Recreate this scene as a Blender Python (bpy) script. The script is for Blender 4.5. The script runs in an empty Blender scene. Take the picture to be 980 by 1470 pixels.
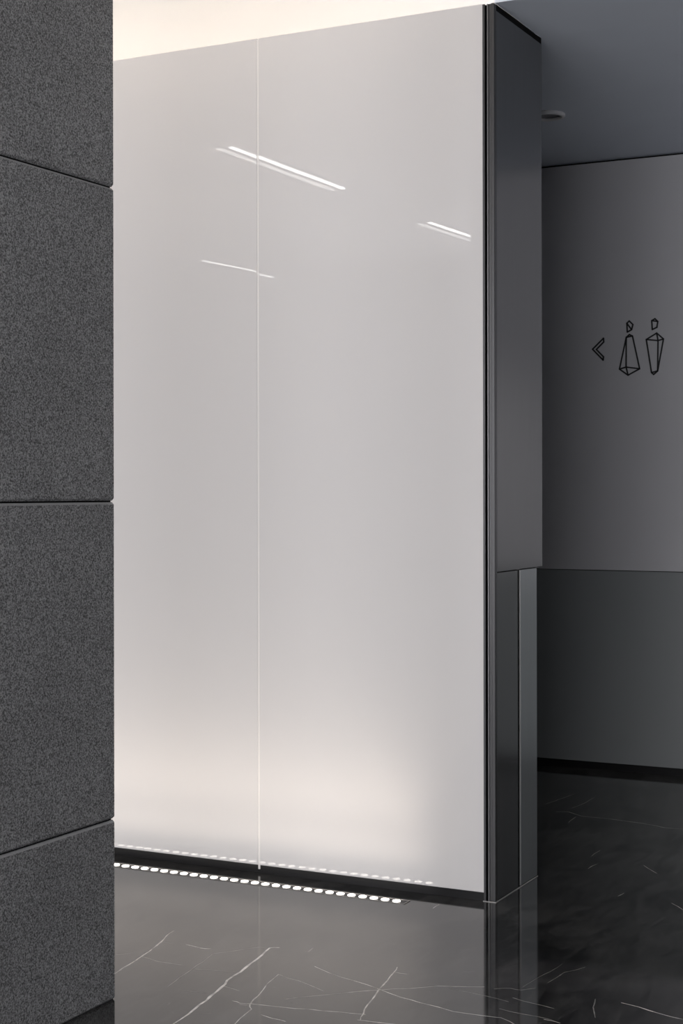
import bpy, bmesh, math, random
from mathutils import Vector, Matrix
random.seed(7)
PI = math.pi
scene = bpy.context.scene
col = scene.collection

# ------------------------------------------------------------------ camera
cam_d = bpy.data.cameras.new('camera')
cam = bpy.data.objects.new('camera', cam_d)
col.objects.link(cam)
cam_d.sensor_fit = 'VERTICAL'
cam_d.sensor_height = 36.0
cam_d.lens = 36.0 * 2253.0 / 1470.0
cam_d.shift_y = -29.0 / 1470.0
cam_d.clip_start = 0.05
cam_d.clip_end = 60
YAW = math.radians(27.041)
cam.matrix_world = (Matrix.Translation((0, 0, 1.277)) @ Matrix.Rotation(YAW, 4, 'Z')
                    @ Matrix.Rotation(PI / 2, 4, 'X') @ Matrix.Rotation(math.radians(-0.10), 4, 'Z'))
scene.camera = cam

# ------------------------------------------------------------------ daylight and exposure
world = bpy.data.worlds.new('daylight')
scene.world = world
world.use_nodes = True
bg = world.node_tree.nodes['Background']
bg.inputs['Color'].default_value = (0.965, 0.955, 0.985, 1)
bg.inputs['Strength'].default_value = 9.0
WIN = (-4.7, 1.1, 0.25, 2.75)          # window opening in the rear wall: x0, x1, z0, z1
REAR_Y = -3.2
pl = bpy.data.lights.new('window_daylight', 'AREA')
pl.shape = 'RECTANGLE'
pl.size = WIN[1] - WIN[0]
pl.size_y = WIN[3] - WIN[2]
pl.cycles.is_portal = True
plo = bpy.data.objects.new('window_daylight', pl)
plo.location = ((WIN[0] + WIN[1]) / 2, REAR_Y - 0.02, (WIN[2] + WIN[3]) / 2)
plo.rotation_euler = (PI / 2, 0, 0)
col.objects.link(plo)

vs = scene.view_settings
vs.view_transform = 'Standard'
vs.look = 'None'
vs.gamma = 1.0
vs.use_curve_mapping = False
vs.exposure = 0.0

# ------------------------------------------------------------------ materials
def new_mat(name):
    m = bpy.data.materials.new(name)
    m.use_nodes = True
    return m, m.node_tree, m.node_tree.nodes['Principled BSDF']

def plain(name, rgb, rough=0.5, metal=0.0, coat=0.0, spec=0.5, var=0.0, scale=20.0, bump=0.0, stretch=None):
    m, nt, p = new_mat(name)
    p.inputs['Base Color'].default_value = (*rgb, 1)
    p.inputs['Roughness'].default_value = rough
    p.inputs['Metallic'].default_value = metal
    p.inputs['Coat Weight'].default_value = coat
    p.inputs['Coat Roughness'].default_value = 0.006
    p.inputs['Specular IOR Level'].default_value = spec
    tc = nt.nodes.new('ShaderNodeTexCoord')
    mp = nt.nodes.new('ShaderNodeMapping')
    if stretch:
        mp.inputs['Scale'].default_value = stretch
    nz = nt.nodes.new('ShaderNodeTexNoise')
    nz.inputs['Scale'].default_value = scale
    nz.inputs['Detail'].default_value = 3.0
    nt.links.new(tc.outputs['Object'], mp.inputs['Vector'])
    nt.links.new(mp.outputs['Vector'], nz.inputs['Vector'])
    mx = nt.nodes.new('ShaderNodeMix')
    mx.data_type = 'RGBA'
    lo = tuple(max(0, c * (1 - var)) for c in rgb)
    hi = tuple(min(1, c * (1 + var)) for c in rgb)
    mx.inputs[6].default_value = (*lo, 1)
    mx.inputs[7].default_value = (*hi, 1)
    nt.links.new(nz.outputs['Fac'], mx.inputs[0])
    nt.links.new(mx.outputs[2], p.inputs['Base Color'])
    if bump:
        b = nt.nodes.new('ShaderNodeBump')
        b.inputs['Strength'].default_value = bump
        b.inputs['Distance'].default_value = 0.002
        nt.links.new(nz.outputs['Fac'], b.inputs['Height'])
        nt.links.new(b.outputs['Normal'], p.inputs['Normal'])
    return m

def emit(name, rgb, strength):
    m, nt, p = new_mat(name)
    p.inputs['Base Color'].default_value = (0.8, 0.8, 0.8, 1)
    p.inputs['Emission Color'].default_value = (*rgb, 1)
    p.inputs['Emission Strength'].default_value = strength
    return m

M = {}
M['paint_front'] = plain('white_ceiling_paint', (0.80, 0.79, 0.77), 0.7, var=0.02, scale=4)
M['paint_soffit'] = plain('grey_soffit_paint', (0.82, 0.88, 0.97), 0.75, var=0.03, scale=3)
M['paint_room'] = plain('room_wall_paint', (0.34, 0.34, 0.345), 0.7, var=0.03, scale=3)
M['laminate'] = plain('dark_grey_laminate', (0.52, 0.52, 0.54), 0.45, var=0.04, scale=3, spec=0.35)
M['laminate_low'] = plain('cool_grey_laminate', (0.25, 0.265, 0.27), 0.35, var=0.04, scale=3, spec=0.4)
M['black'] = plain('black_plinth_metal', (0.012, 0.012, 0.013), 0.35, var=0.2, scale=30, spec=0.4)
M['gap'] = plain('black_reveal', (0.006, 0.006, 0.006), 0.8, var=0.1, scale=30, spec=0.1)
M['dark_metal'] = plain('gunmetal_panel', (0.21, 0.21, 0.213), 0.18, metal=1.0, var=0.06, scale=60, stretch=(1, 1, 0.05))
M['edge_metal'] = plain('gunmetal_profile', (0.13, 0.13, 0.133), 0.30, metal=1.0, var=0.08, scale=60, stretch=(1, 1, 0.03))
M['ridge_metal'] = plain('bright_profile_lip', (0.34, 0.34, 0.35), 0.28, metal=1.0, var=0.08, scale=60, stretch=(1, 1, 0.03))
M['ridge_bright'] = plain('pale_metal_edge', (0.80, 0.80, 0.80), 0.35, metal=1.0, var=0.05, scale=60)
M['steel'] = plain('satin_steel_strip', (0.50, 0.52, 0.53), 0.30, metal=1.0, var=0.06, scale=60, stretch=(1, 1, 0.05))
M['glass_white'] = plain('white_back_painted_glass', (0.76, 0.745, 0.74), 0.6, coat=1.0, spec=0.0, var=0.006, scale=1.5)
nt_ = M['glass_white'].node_tree
wav = nt_.nodes.new('ShaderNodeTexNoise'); wav.inputs['Scale'].default_value = 2.4; wav.inputs['Detail'].default_value = 0.0
tc_ = nt_.nodes.new('ShaderNodeTexCoord')
nt_.links.new(tc_.outputs['Object'], wav.inputs['Vector'])
bmp = nt_.nodes.new('ShaderNodeBump'); bmp.inputs['Strength'].default_value = 1.0; bmp.inputs['Distance'].default_value = 0.0008
nt_.links.new(wav.outputs['Fac'], bmp.inputs['Height'])
nt_.links.new(bmp.outputs['Normal'], nt_.nodes['Principled BSDF'].inputs['Coat Normal'])
M['glass_edge'] = plain('pale_glass_joint', (0.88, 0.86, 0.84), 0.4, coat=0.5, spec=0.2, var=0.01, scale=5)
M['sealant'] = plain('grey_sealant', (0.42, 0.41, 0.40), 0.6, var=0.2, scale=60)
M['frame_metal'] = plain('slot_frame_metal', (0.45, 0.43, 0.41), 0.35, metal=1.0, var=0.1, scale=50)
M['sign_black'] = plain('black_sign_line', (0.008, 0.008, 0.010), 0.5, var=0.1, scale=50)
M['lamp_ring'] = plain('grey_downlight_trim', (0.90, 0.90, 0.91), 0.45, var=0.04, scale=40)
M['lamp_cup'] = plain('downlight_reflector', (0.30, 0.30, 0.31), 0.3, metal=1.0, var=0.05, scale=40)
M['lamp_lens'] = plain('downlight_lens', (0.30, 0.30, 0.31), 0.25, var=0.03, scale=40)
M['window_frame'] = plain('window_frame_metal', (0.10, 0.10, 0.11), 0.4, metal=0.6, var=0.05, scale=30)
M['dot'] = emit('lit_floor_lens', (1.0, 0.93, 0.85), 9.0)
M['lamp_tube'] = emit('lit_linear_diffuser', (1.0, 0.98, 0.95), 14.0)
M['lamp_ghost'] = emit('glowing_ghost_strip', (1.0, 0.98, 0.95), 4.5)  # weaker glow for the added strip that doubles the lamp's mirror image
M['lamp_dim'] = emit('dim_linear_diffuser', (1.0, 0.98, 0.95), 8.0)
M['led'] = emit('warm_led_strip', (1.0, 0.86, 0.74), 3.2)

# flamed dark stone for the left wall
def stone():
    m, nt, p = new_mat('flamed_dark_stone')
    tc = nt.nodes.new('ShaderNodeTexCoord')
    n1 = nt.nodes.new('ShaderNodeTexNoise'); n1.inputs['Scale'].default_value = 260; n1.inputs['Detail'].default_value = 3
    n2 = nt.nodes.new('ShaderNodeTexNoise'); n2.inputs['Scale'].default_value = 5; n2.inputs['Detail'].default_value = 4
    for n in (n1, n2):
        nt.links.new(tc.outputs['Object'], n.inputs['Vector'])
    r = nt.nodes.new('ShaderNodeValToRGB')
    r.color_ramp.elements[0].position = 0.36; r.color_ramp.elements[0].color = (0.095, 0.096, 0.098, 1)
    r.color_ramp.elements[1].position = 0.68; r.color_ramp.elements[1].color = (0.52, 0.525, 0.535, 1)
    nt.links.new(n1.outputs['Fac'], r.inputs['Fac'])
    mx = nt.nodes.new('ShaderNodeMix'); mx.data_type = 'RGBA'; mx.blend_type = 'MULTIPLY'; mx.inputs[0].default_value = 0.35
    nt.links.new(r.outputs['Color'], mx.inputs[6]); nt.links.new(n2.outputs['Fac'], mx.inputs[7])
    nt.links.new(mx.outputs[2], p.inputs['Base Color'])
    p.inputs['Roughness'].default_value = 0.65
    p.inputs['Specular IOR Level'].default_value = 0.3
    b = nt.nodes.new('ShaderNodeBump'); b.inputs['Strength'].default_value = 0.5; b.inputs['Distance'].default_value = 0.002
    nt.links.new(n1.outputs['Fac'], b.inputs['Height'])
    nt.links.new(b.outputs['Normal'], p.inputs['Normal'])
    return m
M['stone'] = stone()
M['arris_light'] = plain('stone_arris_painted_light', (0.34, 0.345, 0.35), 0.5, var=0.15, scale=120)  # paler tone paints in the light caught by the upward-facing slab chamfers

# polished black marble; the veins are ribbons of the floor mesh carrying a strength attribute
def marble(vein):
    m, nt, p = new_mat('black_marble_vein' if vein else 'polished_black_marble')
    tc = nt.nodes.new('ShaderNodeTexCoord')
    n1 = nt.nodes.new('ShaderNodeTexNoise'); n1.inputs['Scale'].default_value = 2.2; n1.inputs['Detail'].default_value = 8; n1.inputs['Distortion'].default_value = 0.8
    n2 = nt.nodes.new('ShaderNodeTexNoise'); n2.inputs['Scale'].default_value = 26; n2.inputs['Detail'].default_value = 6
    for n in (n1, n2):
        nt.links.new(tc.outputs['Object'], n.inputs['Vector'])
    r = nt.nodes.new('ShaderNodeValToRGB')
    r.color_ramp.elements[0].position = 0.40; r.color_ramp.elements[0].color = (0.006, 0.006, 0.0062, 1)
    r.color_ramp.elements[1].position = 0.64; r.color_ramp.elements[1].color = (0.060, 0.059, 0.058, 1)
    mp = nt.nodes.new('ShaderNodeMapping')
    mp.inputs['Rotation'].default_value = (0, 0, 0.15); mp.inputs['Scale'].default_value = (3.4, 0.9, 1)
    n3 = nt.nodes.new('ShaderNodeTexNoise'); n3.inputs['Scale'].default_value = 5; n3.inputs['Detail'].default_value = 9; n3.inputs['Roughness'].default_value = 0.65; n3.inputs['Distortion'].default_value = 1.2
    nt.links.new(tc.outputs['Object'], mp.inputs['Vector']); nt.links.new(mp.outputs['Vector'], n3.inputs['Vector'])
    av = nt.nodes.new('ShaderNodeMath'); av.operation = 'MULTIPLY_ADD'; av.inputs[1].default_value = 0.4
    sc3 = nt.nodes.new('ShaderNodeMath'); sc3.operation = 'MULTIPLY'; sc3.inputs[1].default_value = 0.6
    nt.links.new(n3.outputs['Fac'], sc3.inputs[0])
    nt.links.new(n1.outputs['Fac'], av.inputs[0]); nt.links.new(sc3.outputs[0], av.inputs[2])
    nt.links.new(av.outputs[0], r.inputs['Fac'])
    # hairline cracks between cells, broken up by noise
    vn = nt.nodes.new('ShaderNodeVectorMath'); vn.operation = 'SCALE'; vn.inputs['Scale'].default_value = 0.35
    nt.links.new(n1.outputs['Color'], vn.inputs[0])
    va = nt.nodes.new('ShaderNodeVectorMath'); va.operation = 'ADD'
    nt.links.new(tc.outputs['Object'], va.inputs[0]); nt.links.new(vn.outputs[0], va.inputs[1])
    vo = nt.nodes.new('ShaderNodeTexVoronoi'); vo.feature = 'DISTANCE_TO_EDGE'; vo.inputs['Scale'].default_value = 2.6
    nt.links.new(va.outputs[0], vo.inputs['Vector'])
    mr = nt.nodes.new('ShaderNodeMapRange')
    mr.inputs['From Min'].default_value = 0.0; mr.inputs['From Max'].default_value = 0.006
    mr.inputs['To Min'].default_value = 1.0; mr.inputs['To Max'].default_value = 0.0
    nt.links.new(vo.outputs['Distance'], mr.inputs['Value'])
    nb = nt.nodes.new('ShaderNodeMapRange')
    nb.inputs['From Min'].default_value = 0.50; nb.inputs['From Max'].default_value = 0.68
    nb.inputs['To Max'].default_value = 0.30
    nt.links.new(n2.outputs['Fac'], nb.inputs['Value'])
    mu = nt.nodes.new('ShaderNodeMath'); mu.operation = 'MULTIPLY'
    nt.links.new(mr.outputs['Result'], mu.inputs[0]); nt.links.new(nb.outputs['Result'], mu.inputs[1])
    mx = nt.nodes.new('ShaderNodeMix'); mx.data_type = 'RGBA'
    nt.links.new(mu.outputs[0], mx.inputs[0]); nt.links.new(r.outputs['Color'], mx.inputs[6])
    mx.inputs[7].default_value = (0.35, 0.34, 0.33, 1)
    out = mx.outputs[2]
    if vein:
        at = nt.nodes.new('ShaderNodeAttribute'); at.attribute_name = 'strength'
        br = nt.nodes.new('ShaderNodeMapRange')
        br.inputs['From Min'].default_value = 0.30; br.inputs['From Max'].default_value = 0.62
        br.inputs['To Min'].default_value = 0.35; br.inputs['To Max'].default_value = 1.0
        nt.links.new(n2.outputs['Fac'], br.inputs['Value'])
        m2 = nt.nodes.new('ShaderNodeMath'); m2.operation = 'MULTIPLY'
        nt.links.new(at.outputs['Fac'], m2.inputs[0]); nt.links.new(br.outputs['Result'], m2.inputs[1])
        mv = nt.nodes.new('ShaderNodeMix'); mv.data_type = 'RGBA'
        nt.links.new(m2.outputs[0], mv.inputs[0]); nt.links.new(out, mv.inputs[6])
        mv.inputs[7].default_value = (0.80, 0.78, 0.75, 1)
        out = mv.outputs[2]
    nt.links.new(out, p.inputs['Base Color'])
    p.inputs['Roughness'].default_value = 0.07
    p.inputs['IOR'].default_value = 1.58
    return m
M['marble'] = marble(False)
M['vein'] = marble(True)

# ------------------------------------------------------------------ mesh helpers
def add_box(bm, x0, x1, y0, y1, z0, z1):
    vs_ = [bm.verts.new(p) for p in ((x0, y0, z0), (x1, y0, z0), (x1, y1, z0), (x0, y1, z0),
                                     (x0, y0, z1), (x1, y0, z1), (x1, y1, z1), (x0, y1, z1))]
    for f in ((3, 2, 1, 0), (4, 5, 6, 7), (0, 1, 5, 4), (1, 2, 6, 5), (2, 3, 7, 6), (3, 0, 4, 7)):
        bm.faces.new([vs_[i] for i in f])

def bevel(bm, w, seg=1):
    bmesh.ops.bevel(bm, geom=list(bm.edges), offset=w, segments=seg, affect='EDGES', profile=0.5)

def lathe(bm, prof, n=40, closed=False):
    rings = []
    for r, z in prof:
        rings.append([bm.verts.new((r * math.cos(2 * PI * k / n), r * math.sin(2 * PI * k / n), z)) for k in range(n)])
    m = len(rings)
    for i in range(m if closed else m - 1):
        a, b = rings[i], rings[(i + 1) % m]
        for k in range(n):
            bm.faces.new((a[k], a[(k + 1) % n], b[(k + 1) % n], b[k]))
    return rings

def obj(name, bm, mat, parent=None, origin=None, smooth=False):
    me = bpy.data.meshes.new(name)
    if origin is not None:
        bmesh.ops.translate(bm, verts=bm.verts, vec=-Vector(origin))
    bmesh.ops.recalc_face_normals(bm, faces=bm.faces)
    if smooth:
        for f in bm.faces:
            f.smooth = True
    bm.to_mesh(me)
    bm.free()
    me.materials.append(mat)
    o = bpy.data.objects.new(name, me)
    col.objects.link(o)
    if origin is not None:
        o.location = origin
    if parent is not None:
        o.parent = parent
        o.matrix_parent_inverse = parent_matrix(parent).inverted()
    return o

def parent_matrix(o):
    m = Matrix.Translation(o.location)
    return (parent_matrix(o.parent) @ o.matrix_parent_inverse @ m) if o.parent else m

def box(name, mat, b, parent=None, bev=0.0, origin=None):
    bm = bmesh.new()
    add_box(bm, *b)
    if bev:
        bevel(bm, bev)
    if origin is None:
        origin = ((b[0] + b[1]) / 2, (b[2] + b[3]) / 2, b[4])
    return obj(name, bm, mat, parent, origin)

def tag(o, label=None, cat=None, group=None, kind=None):
    for k, v in (('label', label), ('category', cat), ('group', group), ('kind', kind)):
        if v:
            o[k] = v
    return o

def empty(name, loc):
    o = bpy.data.objects.new(name, None)
    o.location = loc
    o.empty_display_size = 0.1
    col.objects.link(o)
    return o

# ------------------------------------------------------------------ floor
VEINS = [
    ([(-2.074, 3.17), (-2.087, 3.285), (-2.116, 3.458), (-2.134, 3.518), (-2.147, 3.636), (-2.179, 3.822), (-2.156, 3.837)], 0.008, 1),
    ([(-2.429, 3.386), (-2.431, 3.442), (-2.454, 3.592), (-2.461, 3.64), (-2.483, 3.733), (-2.503, 3.79), (-2.513, 3.847)], 0.0045, 0.6),
    ([(-2.454, 3.592), (-2.387, 3.574), (-2.311, 3.577)], 0.0033, 0.4),
    ([(-2.483, 3.729), (-2.448, 3.737)], 0.0025, 0.3),
    ([(-2.406, 3.744), (-2.353, 3.734), (-2.322, 3.741)], 0.0045, 0.6),
    ([(-2.29, 3.706), (-2.25, 3.756), (-2.208, 3.816), (-2.181, 3.826)], 0.0028, 0.4),
    ([(-2.525, 3.576), (-2.499, 3.604)], 0.0025, 0.35),
    ([(-2.244, 3.406), (-2.266, 3.556), (-2.29, 3.696)], 0.0025, 0.3),
    ([(-2.27, 3.562), (-2.222, 3.575), (-2.153, 3.594)], 0.0025, 0.35),
    ([(-2.119, 3.473), (-2.06, 3.458)], 0.0028, 0.45),
    ([(-1.94, 3.23), (-1.961, 3.349), (-1.984, 3.38), (-1.999, 3.45), (-2.027, 3.544), (-2.039, 3.623)], 0.004, 0.55),
    ([(-2.039, 3.623), (-1.931, 3.584), (-1.868, 3.553)], 0.0033, 0.45),
    ([(-2.037, 3.382), (-2.01, 3.375), (-1.981, 3.384), (-1.902, 3.396), (-1.838, 3.412), (-1.758, 3.428), (-1.693, 3.44)], 0.0037, 0.6),
    ([(-2.006, 3.368), (-1.985, 3.371)], 0.003, 0.5),
    ([(-1.92, 3.324), (-1.883, 3.313), (-1.842, 3.308)], 0.004, 0.6),
    ([(-1.923, 3.454), (-1.881, 3.492)], 0.0028, 0.4),
    ([(-2.189, 3.398), (-2.124, 3.404)], 0.0025, 0.25),
    ([(-2.072, 3.259), (-2.035, 3.275)], 0.0025, 0.3),
    ([(-1.911, 3.472), (-1.834, 3.543), (-1.744, 3.625), (-1.681, 3.671), (-1.621, 3.724), (-1.513, 3.77)], 0.0033, 0.5),
    ([(-1.987, 3.728), (-1.916, 3.69), (-1.839, 3.665), (-1.748, 3.632), (-1.67, 3.597), (-1.607, 3.58), (-1.511, 3.557), (-1.424, 3.562), (-1.389, 3.567), (-1.335, 3.531)], 0.0037, 0.6),
    ([(-1.685, 3.397), (-1.699, 3.441), (-1.72, 3.506), (-1.748, 3.632), (-1.774, 3.778), (-1.785, 3.821)], 0.0043, 0.55),
    ([(-1.774, 3.778), (-1.736, 3.778)], 0.0028, 0.45),
    ([(-1.693, 3.396), (-1.608, 3.407), (-1.552, 3.412)], 0.0043, 0.65),
    ([(-2.074, 3.838), (-2.064, 3.837), (-2.07, 3.876)], 0.0035, 0.5),
    ([(-1.939, 4.409), (-1.939, 4.462)], 0.0035, 0.45),
    ([(-1.59, 3.718), (-1.48, 3.703), (-1.415, 3.687)], 0.0028, 0.3),
    ([(-1.485, 3.765), (-1.449, 3.79), (-1.42, 3.787), (-1.392, 3.818)], 0.003, 0.45),
    ([(-1.418, 3.722), (-1.356, 3.703), (-1.297, 3.689)], 0.003, 0.4),
    ([(-1.417, 3.628), (-1.35, 3.616), (-1.273, 3.608)], 0.003, 0.4),
    ([(-1.292, 3.602), (-1.248, 3.595)], 0.004, 0.6),
    ([(-1.162, 3.807), (-1.114, 3.795), (-1.055, 3.77), (-0.99, 3.753)], 0.005, 0.75),
    ([(-1.228, 3.804), (-1.213, 3.741), (-1.185, 3.67)], 0.003, 0.3),
    ([(-1.379, 3.876), (-1.37, 3.979), (-1.335, 4.047)], 0.0025, 0.25),
    ([(-1.303, 4.797), (-1.247, 4.731)], 0.004, 0.45),
    ([(-1.425, 3.814), (-1.412, 3.937), (-1.399, 4.045)], 0.0025, 0.2),
    ([(-2.173, 6.09), (-2.138, 6.346)], 0.0025, 0.3),
    ([(-2.053, 6.056), (-2.039, 6.165), (-2.038, 6.299)], 0.0025, 0.3),
    ([(-1.975, 5.791), (-1.983, 5.903)], 0.0028, 0.35),
    ([(-2.082, 5.958), (-2.04, 5.98), (-1.964, 5.922), (-1.868, 5.924), (-1.718, 5.901), (-1.62, 5.861), (-1.547, 5.869)], 0.003, 0.4),
    ([(-1.518, 5.238), (-1.448, 5.149)], 0.0037, 0.4),
    ([(-1.674, 5.111), (-1.667, 5.186)], 0.0033, 0.3),
    ([(-1.72, 5.283), (-1.72, 5.385)], 0.0033, 0.3),
    ([(-1.476, 4.805), (-1.47, 4.849)], 0.0035, 0.35),
]

GY = 4.560            # face of the white glass
PX = -1.791           # outer face of the metal clad wall end
FY = 6.950            # face of the far wall
H = 2.795             # corridor ceiling and top of the glass

fb = bmesh.new()
LX0, LX1, LY0, LY1 = -9.0, 2.6, REAR_Y, 7.2
add_box(fb, LX0, LX1, LY0, LY1, -0.12, 0.0)
lay = fb.verts.layers.float.new('strength')
vein_faces = []
for pts, w, s in VEINS:
    # resample with a small wander so that the ribbons break like stone veins
    P = []
    for a, b in zip(pts[:-1], pts[1:]):
        a = Vector(a); b = Vector(b)
        n = max(2, int((b - a).length / 0.035))
        d = (b - a).normalized()
        q = Vector((-d.y, d.x))
        for k in range(n):
            j = 0 if (k == 0) else random.uniform(-1, 1) * 0.0035
            P.append(a.lerp(b, k / n) + q * j)
    P.append(Vector(pts[-1]))
    prev = None
    N = len(P)
    for i, p in enumerate(P):
        d = (P[min(i + 1, N - 1)] - P[max(i - 1, 0)]).normalized()
        q = Vector((-d.y, d.x))
        t = i / (N - 1)
        ww = 0.5 * w * (0.35 + 0.65 * math.sin(PI * min(max(t, 0.06), 0.94)) ** 0.5) * random.uniform(0.75, 1.15)
        pair = []
        for sg in (-1, 1):
            v = fb.verts.new((p.x + q.x * ww * sg, p.y + q.y * ww * sg, 0.00015))
            v[lay] = min(1.0, s * 1.35)
            pair.append(v)
        if prev:
            try:
                vein_faces.append(fb.faces.new((prev[0], pair[0], pair[1], prev[1])))
            except ValueError:
                pass
        prev = pair
for f in vein_faces:
    f.material_index = 1
floor_me = bpy.data.meshes.new('floor')
for f in fb.faces:
    f.normal_update()
for f in vein_faces:
    if f.normal.z < 0:
        f.normal_flip()
fb.to_mesh(floor_me)
fb.free()
floor_me.materials.append(M['marble'])
floor_me.materials.append(M['vein'])
floor = bpy.data.objects.new('floor', floor_me)
col.objects.link(floor)
tag(floor, 'polished black marble floor with thin white veins', 'floor', kind='structure')

# ------------------------------------------------------------------ far wall with its two rows of panels
wb = empty('wall_back', (-2.0, FY + 0.1, 0))
tag(wb, 'dark grey panelled wall carrying the restroom symbols', 'wall', kind='structure')
box('wall_core', M['gap'], (LX0, LX1, FY + 0.018, FY + 0.22, 0.0, 3.3), wb)
px = [-8.9, -6.5, -4.1, -0.55, 2.6]
for a, b in zip(px[:-1], px[1:]):
    box('lower_panel', M['laminate_low'], (a + 0.001, b - 0.001, FY, FY + 0.018, 0.034, 0.9135), wb, 0.0008)
    box('upper_panel', M['laminate'], (a + 0.001, b - 0.001, FY - 0.002, FY + 0.018, 0.9165, 2.785), wb, 0.0008)
box('plinth', M['black'], (LX0, LX1, FY + 0.006, FY + 0.018, 0.0, 0.034), wb)

# ------------------------------------------------------------------ ceilings
tag(box('ceiling', M['paint_soffit'], (LX0, LX1, GY + 0.42, FY + 0.02, H, H + 0.10)),
    'grey blue corridor ceiling with a recessed downlight', 'ceiling', kind='structure')
tag(box('ceiling', M['paint_soffit'], (PX + 0.0, LX1, GY + 0.0, GY + 0.42, H, H + 0.10)),
    'grey ceiling strip beside the dark metal wall end', 'ceiling', kind='structure')
tag(box('trim_1', M['paint_front'], (PX + 0.0, LX1, GY + 0.0, GY + 0.06, H + 0.10, 3.22)),
    'white bulkhead above the corridor mouth', 'bulkhead', kind='structure')
tag(box('ceiling', M['paint_front'], (LX0, LX1, LY0, GY + 0.44, 3.22, 3.34)),
    'white ceiling of the front room', 'ceiling', kind='structure')
tag(box('trim_2', M['paint_front'], (LX0, PX - 0.031, GY + 0.30, GY + 0.42, H - 0.03, 3.22)),
    'brightly lit white cove wall above the white glass', 'cove', kind='structure')

# ------------------------------------------------------------------ white glass wall
wf = empty('wall_front', (-3.6, GY + 0.1, 0))
tag(wf, 'white back-painted glass wall in tall panels', 'wall', kind='structure')
box('wall_core', M['black'], (LX0, PX - 0.030, GY + 0.016, GY + 0.40, 0.0, H - 0.03), wf)
gx = -1.8305
gw = 0.810
edges = []
for k in range(5):
    x1 = gx - k * gw
    x0 = x1 - gw
    o = box('glass_panel', M['glass_white'], (x0 + 0.0040, x1 - 0.0040 if k else x1, GY, GY + 0.012, 0.026, H + 0.003), wf, 0.0012)
    if k == 0:
        o['label'] = 'white glass panel next to the dark metal wall end'
    box('glass_joint', M['glass_edge'], (x0 - 0.0040, x0 + 0.0040, GY + 0.0008, GY + 0.010, 0.012, H), wf, 0.001)
box('plinth', M['black'], (LX0, PX - 0.041, GY + 0.002, GY + 0.016, 0.0, 0.025), wf)

# ------------------------------------------------------------------ metal clad wall end
wc = empty('metal_wall_end', (PX - 0.02, GY + 0.2, 0))
tag(wc, 'tall gunmetal clad wall end closing the white glass wall', 'column')
Y1 = 4.987
ZJ = 1.025
box('core', M['gap'], (PX - 0.030, PX - 0.004, GY + 0.02, Y1 - 0.004, ZJ, H), wc)
box('core', M['gap'], (PX - 0.030, PX - 0.004, GY + 0.02, 4.931, 0.0, ZJ), wc)
# front edge: channel flange, slot, bright lip, outer return
box('channel_flange', M['edge_metal'], (-1.8305, -1.8225, GY - 0.004, GY + 0.03, 0.0, H), wc, 0.0008)
box('channel_slot', M['gap'], (-1.8225, -1.8160, GY + 0.010, GY + 0.03, 0.0, H), wc)
box('bright_lip', M['ridge_metal'], (-1.8160, -1.8110, GY - 0.004, GY + 0.03, 0.0, H), wc, 0.0012)
box('channel_web', M['edge_metal'], (-1.8110, -1.8015, GY + 0.001, GY + 0.03, 0.0, H), wc, 0.0006)
box('outer_return', M['edge_metal'], (-1.8015, PX, GY - 0.004, GY + 0.014, 0.0, H), wc, 0.001)
box('upper_panel', M['dark_metal'], (PX - 0.008, PX, GY + 0.0142, Y1, ZJ + 0.0015, H - 0.020), wc, 0.0008)
tag(box('lower_panel', M['dark_metal'], (PX - 0.008, PX - 0.001, GY + 0.0142, 4.757, 0.004, ZJ - 0.0015), wc, 0.0008), 'plain dark lower metal panel')
box('strip_edge', M['ridge_bright'], (PX - 0.008, PX + 0.001, 4.7765, 4.7798, 0.004, ZJ - 0.0015), wc, 0.0006)
tag(box('steel_strip', M['steel'], (PX - 0.008, PX, 4.780, 4.932, 0.004, ZJ - 0.0015), wc, 0.0012), 'lighter satin steel strip with a thin pale edge')
box('top_reveal', M['gap'], (PX - 0.030, PX - 0.0005, GY + 0.0142, Y1 - 0.001, H - 0.020, H), wc)
box('floor_sealant', M['sealant'], (PX - 0.001, PX + 0.0022, GY - 0.004, 4.934, 0.0, 0.0022), wc)
box('floor_sealant', M['sealant'], (-1.8320, PX + 0.0022, GY - 0.0065, GY - 0.004, 0.0, 0.0022), wc)

# ------------------------------------------------------------------ stone wall on the left
wl = empty('wall_left', (-2.36, 2.9, 0))
tag(wl, 'dark flamed stone pillar clad in large slabs', 'wall', kind='structure')
SX = -2.308
SY1 = 3.266
ST = 0.100
zs = [0.0, 0.4535, 1.2540, 2.0445, 2.845, 3.22]
ys = [SY1, 2.55]
box('wall_core', M['gap'], (SX - ST + 0.009, SX - 0.009, 2.559, SY1 - 0.007, 0.0, 3.22), wl)
for j in range(len(ys) - 1):
    for i in range(len(zs) - 1):
        zz0 = zs[i] + (0.002 if i else 0.0)
        zz1 = zs[i + 1] - (0.002 if i < len(zs) - 2 else 0.0)
        y1 = ys[j] - (0.002 if j else 0)
        y0 = ys[j + 1]
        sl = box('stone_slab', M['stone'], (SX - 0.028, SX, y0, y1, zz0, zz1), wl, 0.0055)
        sl.data.materials.append(M['arris_light'])
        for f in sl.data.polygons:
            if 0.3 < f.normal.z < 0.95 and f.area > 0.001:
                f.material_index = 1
        box('stone_slab', M['stone'], (SX - ST, SX - ST + 0.028, y0, y1, zz0, zz1), wl, 0.0045)
for i in range(len(zs) - 1):
    box('end_slab', M['stone'], (SX - ST + 0.0285, SX - 0.0285, 2.551, 2.578, zs[i] + (0.002 if i else 0), zs[i + 1] - 0.002), wl, 0.0025)
    box('end_slab', M['stone'], (SX - ST + 0.0285, SX - 0.0285, SY1 - 0.028, SY1 - 0.001, zs[i] + (0.002 if i else 0), zs[i + 1] - 0.002), wl, 0.0025)

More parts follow.
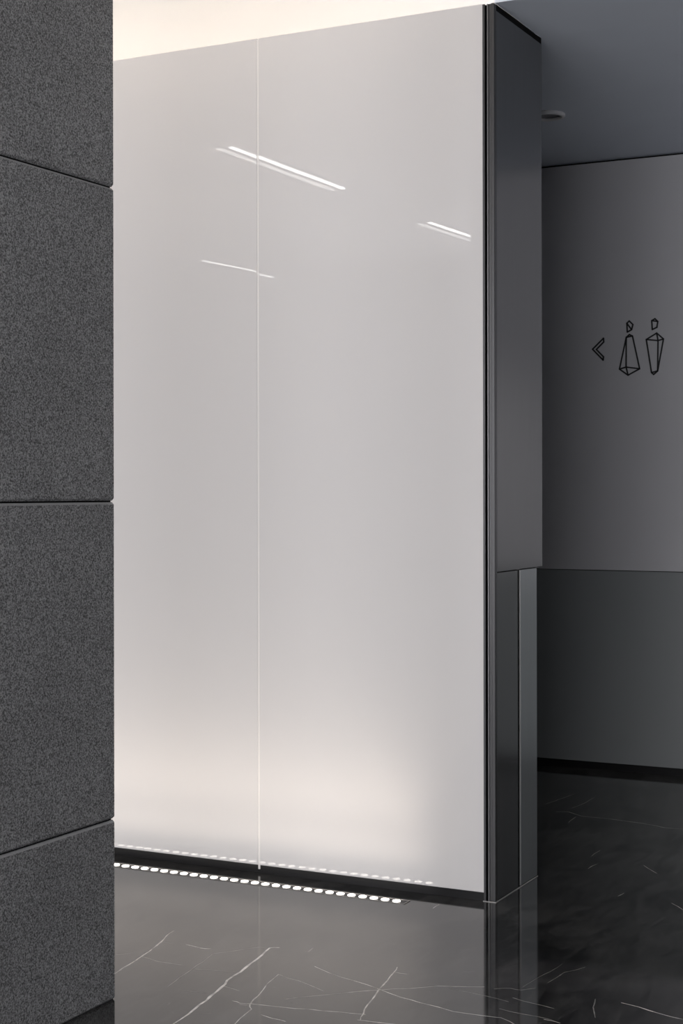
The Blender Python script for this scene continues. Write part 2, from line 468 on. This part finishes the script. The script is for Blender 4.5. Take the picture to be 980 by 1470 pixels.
# ------------------------------------------------------------------ other walls of the room (outside the view)
wr = empty('wall_rear', (-3.2, REAR_Y - 0.1, 0))
tag(wr, 'plain wall behind the camera with one large window', 'wall', kind='structure')
box('wall_part', M['paint_room'], (LX0, WIN[0], REAR_Y - 0.2, REAR_Y, 0, 3.34), wr)
box('wall_part', M['paint_room'], (WIN[1], LX1, REAR_Y - 0.2, REAR_Y, 0, 3.34), wr)
box('wall_part', M['paint_room'], (WIN[0], WIN[1], REAR_Y - 0.2, REAR_Y, 0, WIN[2]), wr)
box('wall_part', M['paint_room'], (WIN[0], WIN[1], REAR_Y - 0.2, REAR_Y, WIN[3], 3.34), wr)
tag(box('wall_right', M['paint_room'], (LX1, LX1 + 0.15, REAR_Y - 0.2, 7.2, -0.12, 3.34)),
    'plain grey wall at the right end of the room', 'wall', kind='structure')
tag(box('wall_side', M['paint_room'], (LX0 - 0.15, LX0, REAR_Y - 0.2, 7.2, -0.12, 3.34)),
    'plain grey wall at the far left end of the room', 'wall', kind='structure')
wn = empty('window_1', ((WIN[0] + WIN[1]) / 2, REAR_Y - 0.1, WIN[2]))
tag(wn, 'large window behind the camera with dark metal frame', 'window', kind='structure')
yw0, yw1 = REAR_Y - 0.13, REAR_Y - 0.07
for (a, b, c0, c1) in ((WIN[0], WIN[0] + 0.05, WIN[2], WIN[3]), (WIN[1] - 0.05, WIN[1], WIN[2], WIN[3]),
                       (WIN[0] + 0.05, WIN[1] - 0.05, WIN[2], WIN[2] + 0.05), (WIN[0] + 0.05, WIN[1] - 0.05, WIN[3] - 0.05, WIN[3]),
                       *[(-4.7 + 1.45 * k - 0.025, -4.7 + 1.45 * k + 0.025, WIN[2] + 0.05, WIN[3] - 0.05) for k in (1, 2, 3)]):
    box('window_frame', M['window_frame'], (a, b, yw0, yw1, c0, c1), wn)

# ------------------------------------------------------------------ linear floor light washing the glass
def floor_light():
    y0, y1 = 4.414, 4.454
    xe = -2.040
    t = empty('floor_light', (-3.3, 4.445, 0))
    tag(t, 'linear floor light with a row of round lit lenses along the white glass', 'floor light')
    x0 = -4.90
    box('channel', M['black'], (x0, xe, y0, y1, 0.0002, 0.0012), t)
    box('frame_edge', M['frame_metal'], (x0, xe, y1, y1 + 0.003, 0.0002, 0.0022), t)
    box('frame_edge', M['frame_metal'], (x0, xe, y0 - 0.0015, y0, 0.0002, 0.0014), t)
    box('frame_end', M['frame_metal'], (xe, xe + 0.003, y0 - 0.0015, y1 + 0.003, 0.0002, 0.0022), t)
    me = None
    sp = 0.0392
    n = int((xe - 0.034 - x0) / sp)
    for k in range(n):
        x = -2.0735 - k * sp
        if me is None:
            bm = bmesh.new()
            rings = lathe(bm, [(0.0124, 0.0), (0.0124, 0.0010), (0.0112, 0.0020), (0.007, 0.0026)], 24)
            bm.faces.new(rings[-1])
            o = obj('lens', bm, M['dot'], t, None, True)
            me = o.data
        else:
            o = bpy.data.objects.new('lens', me)
            col.objects.link(o)
            o.parent = t
            o.matrix_parent_inverse = parent_matrix(t).inverted()
        o.location = (x, 4.434, 0.0012)
    # beams of the lenses: one narrow upward beam for each group of lenses
    g = 3
    for k in range(0, n, g):
      for pw, ang in ((FLOOR_W, 74), (FLOOR_W * 0.20, 150)):
        sd = bpy.data.lights.new('floor_beam', 'SPOT')
        sd.energy = pw
        sd.color = (1.0, 0.87, 0.74)
        sd.spot_size = math.radians(ang)
        sd.spot_blend = 1.0
        sd.shadow_soft_size = 0.02
        so = bpy.data.objects.new('floor_beam', sd)
        so.location = (-2.0735 - (k + 1) * sp, 4.434, 0.026)
        so.rotation_euler = (math.radians(180 - 2), 0, 0)
        col.objects.link(so)
        so.parent = t
        so.matrix_parent_inverse = parent_matrix(t).inverted()
FLOOR_W = 2.25
floor_light()

# ------------------------------------------------------------------ cove strip on top of the glass wall
def cove():
    t = empty('cove_strip_light', (-5.4, GY + 0.1, H))
    tag(t, 'warm strip light hidden behind the top edge of the white glass', 'strip light')
    box('profile', M['frame_metal'], (LX0 + 0.1, PX - 0.06, GY + 0.085, GY + 0.115, H - 0.030, H - 0.022), t)
    box('diffuser', M['led'], (LX0 + 0.1, PX - 0.06, GY + 0.09, GY + 0.11, H - 0.022, H - 0.018), t)
    ld = bpy.data.lights.new('cove_glow', 'AREA')
    ld.shape = 'RECTANGLE'
    ld.size = 6.9
    ld.size_y = 0.03
    ld.energy = COVE_W
    ld.color = (1.0, 0.86, 0.72)
    lo = bpy.data.objects.new('cove_glow', ld)
    lo.location = (-5.4, GY + 0.06, H - 0.006)
    lo.rotation_euler = (PI + math.radians(58), 0, 0)
    col.objects.link(lo)
    lo.parent = t
    lo.matrix_parent_inverse = parent_matrix(t).inverted()
COVE_W = 51.0
cove()

# ------------------------------------------------------------------ linear ceiling lamps (mirrored in the glass)
def ceiling_lamp(x, ya, yb, label, k=1.0):
    z = 3.22
    t = empty('linear_ceiling_lamp', (x, (ya + yb) / 2, z - 0.02))
    tag(t, label, 'ceiling lamp', 'linear lamps mirrored in the white glass')
    box('housing', M['window_frame'], (x - 0.095, x + 0.05, ya - 0.02, yb + 0.02, z - 0.008, z), t)
    box('diffuser', M['lamp_tube'] if k == 1.0 else M['lamp_dim'], (x, x + 0.030, ya, yb, z - 0.014, z - 0.008), t)
    if k == 1.0:
        box('ghost_strip', M['lamp_ghost'], (x - 0.080, x - 0.050, ya, yb, z - 0.014, z - 0.008), t)  # added glowing strip, no lamp part: imitates the ghost reflection in the glass
ceiling_lamp(-4.56, 0.170, 1.585, 'long linear ceiling lamp mirrored highest on the white glass')
ceiling_lamp(-4.56, -2.45, -1.18, 'linear ceiling lamp mirrored near the right edge of the glass')
ceiling_lamp(-6.98, -3.15, -2.02, 'linear ceiling lamp mirrored faintly lower across the glass joint', 0.5)

# ------------------------------------------------------------------ downlight in the corridor ceiling
def downlight(c, label, power=0.0):
    t = empty('downlight', c)
    tag(t, label, 'downlight', 'corridor downlights')
    bm = bmesh.new()
    lathe(bm, [(0.055, 0.0), (0.072, 0.0), (0.072, -0.008), (0.068, -0.012), (0.060, -0.014), (0.055, -0.012)], 48, True)
    r = obj('trim_ring', bm, M['lamp_ring'], t, None, True); r.location = c
    bm = bmesh.new()
    rings = lathe(bm, [(0.0555, -0.004), (0.0480, -0.0008)], 48)
    r = obj('reflector', bm, M['lamp_cup'], t, None, True); r.location = c
    bm = bmesh.new()
    rings = lathe(bm, [(0.0480, -0.0006), (0.046, -0.0012), (0.03, -0.0016), (0.012, -0.0018)], 48)
    bm.faces.new(rings[-1])
    r = obj('lens', bm, M['lamp_dim'] if power else M['lamp_lens'], t, None, True); r.location = c
    if power:
        sd = bpy.data.lights.new('downlight_beam', 'SPOT')
        sd.energy = power
        sd.color = (1.0, 0.97, 0.93)
        sd.spot_size = math.radians(84)
        sd.spot_blend = 1.0
        sd.shadow_soft_size = 0.04
        so = bpy.data.objects.new('downlight_beam', sd)
        so.location = (c[0], c[1], c[2] - 0.02)
        col.objects.link(so)
        so.parent = t
        so.matrix_parent_inverse = parent_matrix(t).inverted()
downlight((-2.133, 6.006, H), 'small round recessed downlight, switched off, half hidden by the metal wall end')
downlight((-0.60, 6.300, H), 'small round lit downlight further along the corridor, right of the symbols', 80.0)

# ------------------------------------------------------------------ restroom symbols on the far wall
SYF = FY - 0.002
def strokes(bm, paths, w=0.0066, d=0.003):
    for P in paths:
        for (ax, az), (bx, bz) in zip(P[:-1], P[1:]):
            dx, dz = bx - ax, bz - az
            l = math.hypot(dx, dz)
            ux, uz = dx / l, dz / l
            nx, nz = -uz * w / 2, ux * w / 2
            e = w * 0.35
            ax2, az2, bx2, bz2 = ax - ux * e, az - uz * e, bx + ux * e, bz + uz * e
            q = [(ax2 + nx, az2 + nz), (ax2 - nx, az2 - nz), (bx2 - nx, bz2 - nz), (bx2 + nx, bz2 + nz)]
            f_ = [bm.verts.new((x, SYF - d, z)) for x, z in q]
            b_ = [bm.verts.new((x, SYF, z)) for x, z in q]
            bm.faces.new(f_); bm.faces.new(b_[::-1])
            for k in range(4):
                bm.faces.new((f_[k], b_[k], b_[(k + 1) % 4], f_[(k + 1) % 4]))

def sign_mesh(name, paths, parent, origin):
    bm = bmesh.new()
    strokes(bm, paths)
    return obj(name, bm, M['sign_black'], parent, origin)

o = sign_mesh('arrow_symbol', [[(-2.198, 1.978), (-2.250, 1.930), (-2.200, 1.878), (-2.198, 1.893), (-2.232, 1.928), (-2.197, 1.961), (-2.198, 1.978)]],
              None, (-2.224, SYF, 1.93))
tag(o, 'black outlined arrow pointing left on the dark wall', 'symbol', 'restroom symbols')
t = empty('woman_symbol', (-2.077, SYF, 1.80))
tag(t, 'black line symbol of a faceted woman in a flared skirt', 'symbol', 'restroom symbols')
sign_mesh('head', [[(-2.088, 2.041), (-2.077, 2.051), (-2.060, 2.034), (-2.066, 2.011), (-2.086, 2.001), (-2.088, 2.041)],
                   [(-2.088, 2.041), (-2.066, 2.011)]], t, (-2.077, SYF, 2.0))
sign_mesh('body', [[(-2.091, 1.977), (-2.076, 1.989), (-2.062, 1.982), (-2.029, 1.832), (-2.083, 1.805), (-2.123, 1.834), (-2.091, 1.977)],
                   [(-2.091, 1.977), (-2.092, 1.842), (-2.083, 1.805)], [(-2.123, 1.834), (-2.092, 1.842), (-2.029, 1.832)],
                   [(-2.091, 1.977), (-2.062, 1.982)]], t, (-2.077, SYF, 1.80))
t = empty('man_symbol', (-1.957, SYF, 1.80))
tag(t, 'black line symbol of a faceted man with broad shoulders', 'symbol', 'restroom symbols')
sign_mesh('head', [[(-1.973, 2.047), (-1.958, 2.055), (-1.945, 2.042), (-1.949, 2.016), (-1.970, 2.007), (-1.973, 2.047)],
                   [(-1.973, 2.047), (-1.945, 2.042)]], t, (-1.958, SYF, 2.0))
sign_mesh('body', [[(-1.950, 1.990), (-1.919, 1.962), (-1.946, 1.819), (-1.964, 1.804), (-1.974, 1.813), (-1.998, 1.963), (-1.950, 1.990)],
                   [(-1.998, 1.963), (-1.944, 1.956), (-1.919, 1.962)], [(-1.950, 1.990), (-1.944, 1.956), (-1.946, 1.819)],
                   [(-1.974, 1.813), (-1.946, 1.819)]], t, (-1.957, SYF, 1.80))
